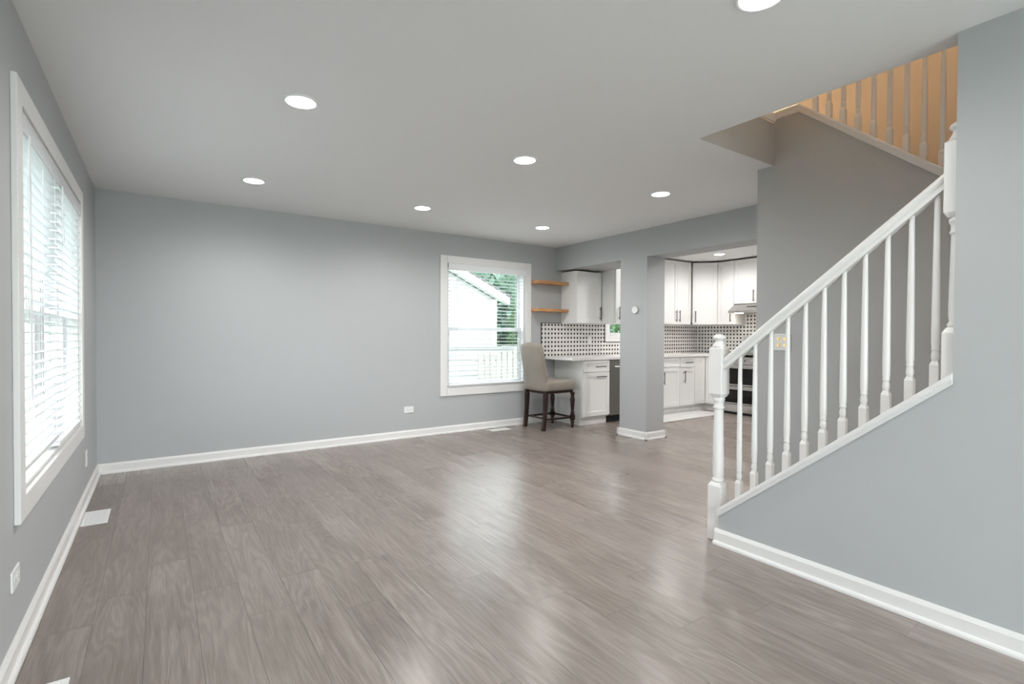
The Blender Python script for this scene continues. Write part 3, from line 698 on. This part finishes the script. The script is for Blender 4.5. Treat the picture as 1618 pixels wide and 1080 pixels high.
# --- wall cabinets, far wall
cabinet('white wall cabinet beside the oak shelves, single door', (4.722, 5.275, 1.374), 0, 0.470, 0.722, YF-5.275-0.001,
        [('door', 0.003, 0.467, 0.003, 0.719, (0.432, 0.142, 0.185, True))], name='wall_cabinet')
cd = cabinet('tall deep white wall cabinet half hidden behind the grey column', (5.218, 5.022, 1.374), 0, 0.360, 1.05, YF-5.022-0.001,
        [('door', 0.003, 0.357, 0.003, 1.045, (0.050, 0.142, 0.185, True))], name='wall_cabinet')
mb = MB(); shaker(mb, 0.0, 0.55, 0.003, 1.045, -0.020, -0.0005, 0.057); mb.v = [(y, 0.555-x, z) for x, y, z in mb.v]; mb.build('side_panel', M['cab'], cd)
hw = 1.025
cabinet('white double-door wall cabinet on the far kitchen wall', (6.503, 5.275, 1.390), 0, 0.778, hw, YF-5.275-0.001,
        [('door', 0.003, 0.388, 0.003, hw-0.003, (0.345, 0.133, 0.185, True)), ('door', 0.391, 0.745, 0.003, hw-0.003, (0.428, 0.133, 0.185, True)), ('filler', 0.748, 0.776, 0.003, hw-0.003, None)], name='wall_cabinet')
# diagonal corner cabinet
dc = thing('wall_cabinet', 'white diagonal corner wall cabinet with single door', 'cabinet', (7.285, 5.256, 1.390), -PI/4)
wd = math.hypot(0.28, 0.28); q = math.sqrt(0.5)
def loc(x, y):  # world -> local
    dx, dy = x-7.285, y-5.256; return (dx*q-dy*q, dx*q+dy*q)
poly = [loc(7.296, 5.267), loc(7.576, 4.987), loc(XB-0.001, 4.987), loc(XB-0.001, YF-0.001), loc(7.296, YF-0.001)]
MB().prism(poly, 'z', 0, hw).build('body', M['cab'], dc)
mb = MB(); shaker(mb, 0.006, wd-0.010, 0.003, hw-0.003, -0.006, 0.0145); f = mb.build('door', M['cab'], dc); pull(f, 0.048, 0.133, 0.185, True, -0.006)
cabinet('narrow white wall cabinet between the corner cabinet and the range hood', (7.584, 4.980, 1.390), -PI/2, 0.292, hw, XB-7.584-0.001,
        [('door', 0.003, 0.289, 0.003, hw-0.003, (0.245, 0.133, 0.185, True))], name='wall_cabinet')
cabinet('short white double-door wall cabinet above the range hood', (7.584, 4.684, 1.712), -PI/2, 0.760, hw-0.322, XB-7.584-0.001,
        [('door', 0.003, 0.378, 0.003, hw-0.325, (0.335, 0.120, 0.185, True)), ('door', 0.382, 0.757, 0.003, hw-0.325, (0.425, 0.120, 0.185, True))], name='wall_cabinet')
cabinet('white tall wall cabinet beyond the range hood out of sight', (7.584, 3.920, 1.390), -PI/2, 0.60, hw, XB-7.584-0.001, [('door', 0.003, 0.597, 0.003, hw-0.003, None)], name='wall_cabinet')
# range hood
hd = thing('range_hood', 'slim stainless range hood under the short wall cabinet', 'range hood', (7.6, 4.304, 1.56))
poly = [(XB-0.001, 1.710), (7.575, 1.710), (7.400, 1.600), (7.395, 1.565), (XB-0.001, 1.565)]
MB().prism(poly, 'y', 3.926, 4.682).build('body', M['steel'], hd, True)
for y in (4.50, 4.02): MB().box(7.45, 7.52, y, y+0.10, 1.5605, 1.566).build('lamp', M['hoodlamp'], hd, True)
mb = MB(); mb.prism([(7.497, 1.665), (7.480, 1.6545), (7.478, 1.6575), (7.495, 1.668)], 'y', 4.24, 4.42); mb.build('switch_strip', M['black'], hd, True)
# range
rg = thing('double_oven_range', 'stainless double oven range with black glass behind the railing', 'range', (7.55, 4.305, 0))
MB().box(7.285, XB-0.02, 3.929, 4.686, 0.03, 0.905).build('body', M['steeldark'], rg, True)
MB().cbox(7.24, XB-0.03, 3.929, 4.686, 0.905, 0.922, 0.003).build('cooktop', M['ovenglass'], rg, True)
MB().prism([(7.285, 0.905), (7.235, 0.885), (7.250, 0.775), (7.285, 0.775)], 'y', 3.929, 4.686).build('control_panel', M['steel'], rg, True)
for k in range(5):
    mb = MB(); y = 4.60-k*0.145; mb.tube((7.245, y, 0.835), (7.205, y, 0.840), 0.023, 0.020, n=20); mb.build('knob', M['steel'], rg, True)
for z0, z1, hz in ((0.450, 0.765, 0.735), (0.165, 0.440, 0.418)):
    d = MB().cbox(7.248, 7.284, 3.932, 4.683, z0, z1, 0.003).build('oven_door', M['steel'], rg, True)
    MB().cbox(7.244, 7.249, 3.955, 4.660, z0+0.018, z1-0.055, 0.001).build('window', M['ovenglass'], d, True)
    mb = MB(); mb.tube((7.205, 3.98, hz), (7.205, 4.635, hz), 0.011); [mb.tube((7.205, y, hz), (7.25, y, hz), 0.008) for y in (4.01, 4.605)]; mb.build('handle', M['steel'], d, True)
MB().cbox(7.248, 7.284, 3.932, 4.683, 0.045, 0.157, 0.003).build('drawer', M['steel'], rg, True)
MB().box(7.30, 7.80, 3.94, 4.67, 0.0, 0.031).build('plinth', M['dark'], rg, True)
MB().cbox(7.84, XB-0.012, 3.929, 4.686, 0.922, 1.20, 0.003).build('backguard', M['steel'], rg, True)
# base cabinet beyond the range
cabinet('white base cabinet beyond the range out of sight', (7.28, 3.920, 0), -PI/2, 0.60, 0.876, XB-7.28-0.001, [('door', 0.004, 0.596, 0.125, 0.865, None)], toe=0.105)
# backsplash
mb = MB(); T = 0.006
mb.box(4.365, WS[0]-0.092, YF-T, YF-0.0005, 0.9145, 1.373)
mb.box(WS[0]-0.092, WS[1]+0.092, YF-T, YF-0.0005, 0.9145, WS[2]-0.092)
mb.box(WS[1]+0.092, XB-0.0005, YF-T, YF-0.0005, 0.9145, 1.389)
bs = tag(mb.build('tile_backsplash', M['tile']), 'white tile backsplash with black dots on the far wall behind the worktop', 'backsplash')
mb = MB(); mb.box(4.357, 4.365, YF-0.009, YF-0.0005, 0.9145, 1.381); mb.box(4.357, 4.722, YF-0.009, YF-0.0005, 1.373, 1.381); mb.box(WS[0]-0.100, WS[0]-0.092, YF-0.009, YF-0.0005, WS[2]-0.100, 1.373); mb.box(WS[0]-0.1, WS[1]+0.1, YF-0.009, YF-0.0005, WS[2]-0.100, WS[2]-0.092)
mb.build('edge_trim', M['black'], bs)
mb = MB(); mb.box(XB-T, XB-0.0005, 4.686, YF-T-0.0005, 0.9145, 1.389); mb.box(XB-T, XB-0.0005, 3.93, 4.686, 0.88, 1.56)
tag(mb.build('tile_backsplash', M['tile']), 'white tile backsplash with black dots behind the double oven range', 'backsplash')
# mat on the kitchen floor
mt = tag(MB().cbox(5.62, 7.14, 4.57, 5.01, 0.0005, 0.012, 0.004).build('kitchen_mat', M['mat']), 'pale flat mat on the floor along the kitchen base cabinets', 'mat')

# ------------------------------------------------------------------ counter chair
ch = thing('counter_chair', 'beige linen counter chair with dark turned legs at the desk', 'chair', (4.205, 5.22, 0))
def grid_solid(rings, smooth=True):
    mb = MB(); n = len(rings[0]); vs = [p for r in rings for p in r]
    fs = [tuple(range(n))[::-1], tuple(range(n*(len(rings)-1), n*len(rings)))]
    for j in range(len(rings)-1): fs += [(j*n+i, j*n+(i+1) % n, (j+1)*n+(i+1) % n, (j+1)*n+i) for i in range(n)]
    mb.add(vs, fs, smooth); return mb
def rrect(hx, hy, r, z, cx=0, cy=0, n=6):
    out = []
    for qx, qy, a in ((1, 1, 0), (-1, 1, PI/2), (-1, -1, PI), (1, -1, 1.5*PI)):
        for k in range(n+1):
            t = a+PI/2*k/n; out.append((cx+qx*(hx-r)+r*math.cos(t), cy+qy*(hy-r)+r*math.sin(t), z))
    return out
# seat cushion with draped skirt folds
def seat_ring(z, ins, wob):
    pts = rrect(0.262-ins, 0.240-ins, 0.05, z, 0.02, 0)
    return [(x*(1+wob*math.sin(37*math.atan2(y, x)+z*60)), y*(1+wob*math.sin(29*math.atan2(y, x)+z*45)), z) for x, y, z in pts]
rings = [seat_ring(z, i, w) for z, i, w in ((0.500, 0.020, 0.006), (0.505, 0.006, 0.010), (0.525, 0.001, 0.008), (0.55, 0.002, 0.006), (0.58, 0.0, 0.003), (0.605, 0.006, 0), (0.622, 0.028, 0), (0.630, 0.07, 0), (0.634, 0.13, 0))]
se = grid_solid(rings).build('seat', M['fabric'], ch)
# backrest: rings along its height, leaning back; crown arched
def backpoint(u, v):  # u -1..1 across, v 0..1 up
    y = u*(0.222-0.008*math.sin(v*PI)*0.5+0.006*v)
    zt = 1.068+0.045*math.cos(max(-1, min(1, u*0.98))*PI/2)**0.8 if abs(u) < 1 else 1.068
    return y, zt
NU = 14; mb = MB(); fr, bk = [], []
NV = 12
for j in range(NV+1):
    v = j/NV
    for i in range(NU+1):
        u = -1+2*i/NU; y, zt = backpoint(u, v)
        z = 0.50+(zt-0.50)*v
        xc = -0.205-0.085*max(0, (z-0.58))/0.5
        edge = (abs(u)**6)*0.018; top = (v**10)*0.016
        wr = 0.005*math.sin(z*150+u*6)*math.exp(-((z-0.57)/0.035)**2)
        bk.append((xc-0.040+edge+top-wr, y, z)); fr.append((xc+0.040-edge-top, y, z))
n = NU+1; o = len(bk)
fs = []
for j in range(NV):
    for i in range(NU):
        a = j*n+i; fs.append((a, a+n, a+n+1, a+1)); fs.append((o+a, o+a+1, o+a+n+1, o+a+n))
for j in range(NV):
    for i in (0, NU):
        a = j*n+i; fs.append((a, o+a, o+a+n, a+n))
for i in range(NU):
    for j in (0, NV):
        a = j*n+i; fs.append((a, a+1, o+a+1, o+a))
mb.add(bk+fr, fs, True); mb.build('backrest', M['fabric'], ch)
MB().cbox(-0.215, 0.245, -0.205, 0.205, 0.462, 0.502, 0.004).build('seat_frame', M['mahogany'], ch)
for sy in (-1, 1):
    # rear leg: square, sabre curved backwards
    rings = []
    for z, x in ((0.0, -0.238), (0.12, -0.222), (0.25, -0.212), (0.38, -0.207), (0.50, -0.205)):
        h = 0.021 if z < 0.3 else 0.024
        rings.append([(x-h, sy*0.195-h, z), (x+h, sy*0.195-h, z), (x+h, sy*0.195+h, z), (x-h, sy*0.195+h, z)])
    grid_solid(rings, False).build('rear_leg', M['mahogany'], ch)
    prof = [(0.010, 0), (0.014, 0.010), (0.016, 0.030), (0.020, 0.045), (0.014, 0.052), (0.020, 0.062), (0.024, 0.072), (0.020, 0.082), (0.016, 0.090), (0.022, 0.098), (0.026, 0.105), (0.026, 0.106)]
    prof = [(r*1.2, z) for r, z in prof]; mb = MB(); mb.lathe(prof, 0.235, sy*0.205, 18); mb.sqblock(0.235, sy*0.205, 0.052, 0.105, 0.165)
    mb.lathe([(r*1.2, z) for r, z in [(0.022, 0.165), (0.026, 0.172), (0.018, 0.182), (0.024, 0.192), (0.024, 0.202), (0.015, 0.212), (0.017, 0.225), (0.022, 0.30), (0.026, 0.36), (0.025, 0.385), (0.016, 0.400), (0.022, 0.408), (0.022, 0.418), (0.015, 0.425), (0.022, 0.435), (0.025, 0.445), (0.025, 0.465)]], 0.235, sy*0.205, 18)
    mb.build('front_leg', M['mahogany'], ch)
    MB().cbox(-0.215, 0.225, sy*0.200-0.009, sy*0.200+0.009, 0.125, 0.150, 0.003).build('stretcher', M['mahogany'], ch)
MB().cbox(-0.229, -0.209, -0.190, 0.190, 0.140, 0.165, 0.003).build('stretcher', M['mahogany'], ch)
MB().cbox(0.226, 0.244, -0.195, 0.195, 0.125, 0.150, 0.003).build('stretcher', M['mahogany'], ch)

# ------------------------------------------------------------------ outdoors
GZ = -0.45
tag(MB().box(-30, 40, -25, 45, GZ-0.2, GZ).build('lawn', M['grass']), 'green lawn outside the windows', 'lawn')
bpy.data.objects['lawn']['kind'] = 'stuff'
hs = thing('neighbour_house', 'white sided house with gable roof outside the far window', 'house', (3.0, 13.0, GZ))
hx0, hx1, hy = -1.6, 7.10, 11.0; rid = (hx0+hx1)/2
gz = lambda x: 2.10+0.466*(hx1-abs(x-rid)-rid)
mb = MB(); z = GZ
while z < gz(rid):
    a, b = hx0, hx1
    if z > 2.10: d = (z-2.10)/0.466; a, b = hx0+d, hx1-d
    if b-a < 0.2: break
    d2 = max(0, (z+0.13-2.10)/0.466); a2, b2 = hx0+d2, hx1-d2
    # lap board, lower edge proud
    mb.add([(a, hy-0.016, z), (b, hy-0.016, z), (b2, hy-0.002, z+0.13), (a2, hy-0.002, z+0.13), (a, hy+0.02, z), (b, hy+0.02, z)], [(0, 1, 2, 3), (0, 4, 5, 1)])
    z += 0.13
mb.prism([(hx0, GZ), (hx1, GZ), (hx1, 2.10), (rid, gz(rid)), (hx0, 2.10)], 'y', hy+0.001, hy+6)
mb.build('siding', M['siding'], hs, True)
MB().box(hx1-0.09, hx1+0.02, hy-0.035, hy+0.1, GZ, 2.12).build('corner_board', M['trimout'], hs, True)
mb = MB(); ov = 0.22
for s in (-1, 1):
    xe = rid+s*(hx1-rid+0.30); ze = 2.10-0.466*0.30
    p = [(rid, gz(rid)+0.02), (xe, ze+0.02), (xe, ze+0.20), (rid, gz(rid)+0.21)]
    mb.prism(p, 'y', hy-ov, hy-0.017)
mb.build('rake_board', M['trimout'], hs, True)
mb = MB()
for s in (-1, 1):
    xe = rid+s*(hx1-rid+0.36); ze = 2.10-0.466*0.36
    mb.prism([(rid, gz(rid)+0.215), (xe, ze+0.205), (xe, ze+0.245), (rid, gz(rid)+0.26)], 'y', hy-ov-0.03, hy+6)
mb.build('roof', M['roof'], hs, True)
# white house seen through the left blinds
h2 = thing('neighbour_house', 'white sided house outside the left window', 'house', (-8.7, 30, GZ))
mb = MB(); z = GZ
while z < 3.2: mb.add([(-6.5, 8, z), (-6.5, 70, z), (-6.514, 70, z+0.15), (-6.514, 8, z+0.15)], [(0, 1, 2, 3)]); z += 0.15
mb.box(-11, -6.52, 8, 70, GZ, 3.2); mb.build('siding', M['siding'], h2, True)
for y in (11, 16, 22, 29, 37, 47):
    mb = MB(); frame_yz(mb, -6.52, -6.43, y, y+3.0, 0.4, 2.5, 0.18); f = mb.build('window', M['trimout'], h2, True)
    MB().box(-6.515, -6.485, y+0.15, y+2.85, 0.55, 2.35).build('pane', M['winglass_out'], f, True)
MB().prism([(-11.3, 3.2), (-6.1, 3.2), (-6.1, 3.32), (-8.6, 4.4), (-11.3, 3.6)], 'y', 7.7, 70.3).build('roof', M['roof'], h2, True)
# fence
fe = thing('wood_fence', 'grey board fence outside the far window, right of the house', 'fence', (8, 9.6, GZ))
mb = MB(); x = 5.75
while x < 13.5: mb.cbox(x, x+0.135, 9.59, 9.61, GZ+0.03, 0.95+0.02*random.random(), 0.003); x += 0.155
mb.build('boards', M['fence'], fe, True)
mb = MB(); mb.box(5.7, 13.5, 9.61, 9.65, 0.60, 0.69); mb.box(5.7, 13.5, 9.61, 9.65, -0.1, -0.01); mb.build('rails', M['fence'], fe, True)
def foliage(cx, cy, cz, rx, ry, rz, n, s):
    mb = MB()
    for _ in range(n):
        while True:
            p = Vector((random.uniform(-1, 1), random.uniform(-1, 1), random.uniform(-1, 1)))
            if 0.45 < p.length < 1.0: break
        c = Vector((cx+p.x*rx, cy+p.y*ry, cz+p.z*rz))
        a = Vector((random.gauss(0, 1), random.gauss(0, 1), random.gauss(0, 1))).normalized(); b = a.orthogonal().normalized(); d = a.cross(b)
        k = s*random.uniform(0.6, 1.3)
        mb.add([c-b*k, c+d*k*0.45+a*k*0.1, c+b*k, c-d*k*0.45+a*k*0.1], [(0, 1, 2, 3)])
    return mb
def tree(label, name, x, y, h, r, rz, n, s, m, cat='tree'):
    t = thing(name, label, cat, (x, y, GZ))
    foliage(x, y, h, r, r, rz, n, s).build('foliage', m, t, True)
    mb = MB(); mb.tube((x, y, GZ), (x+0.05, y, h), r*0.09, r*0.04)
    for k in range(4): a = k*1.7; mb.tube((x, y, h-rz*0.6), (x+math.cos(a)*r*0.6, y+math.sin(a)*r*0.6, h+rz*0.2), r*0.035, r*0.015, 8)
    mb.build('trunk', M['bark'], t, True)
    return t
tree('tall green tree above the house roof outside the far window', 'leafy_tree', 11.8, 20.0, 2.3, 3.4, 2.3, 5200, 0.24, M['leaf2'])
tree('broad green tree right of the house outside the far window', 'leafy_tree', 18.6, 15.5, 2.1, 2.6, 2.1, 2000, 0.22, M['leaf'])
for x, y, h, n_, d in ((5.6, 26.5, 2.6, 3600, 'left'), (20.0, 23.0, 2.6, 3600, 'right')):
    tree('tall leafy tree in the back row behind the house, %s end' % d, 'leafy_tree', x, y, h, 3.2, 2.6, n_, 0.26, M['leaf2'])
tree('green shrub at the house corner outside the far window', 'leafy_shrub', 7.90, 10.50, 1.10, 0.66, 1.35, 2400, 0.085, M['leaf'], 'shrub')
tree('green tree outside the kitchen window', 'leafy_tree', 11.0, 12.8, 3.0, 1.9, 3.2, 2600, 0.15, M['leaf2'])
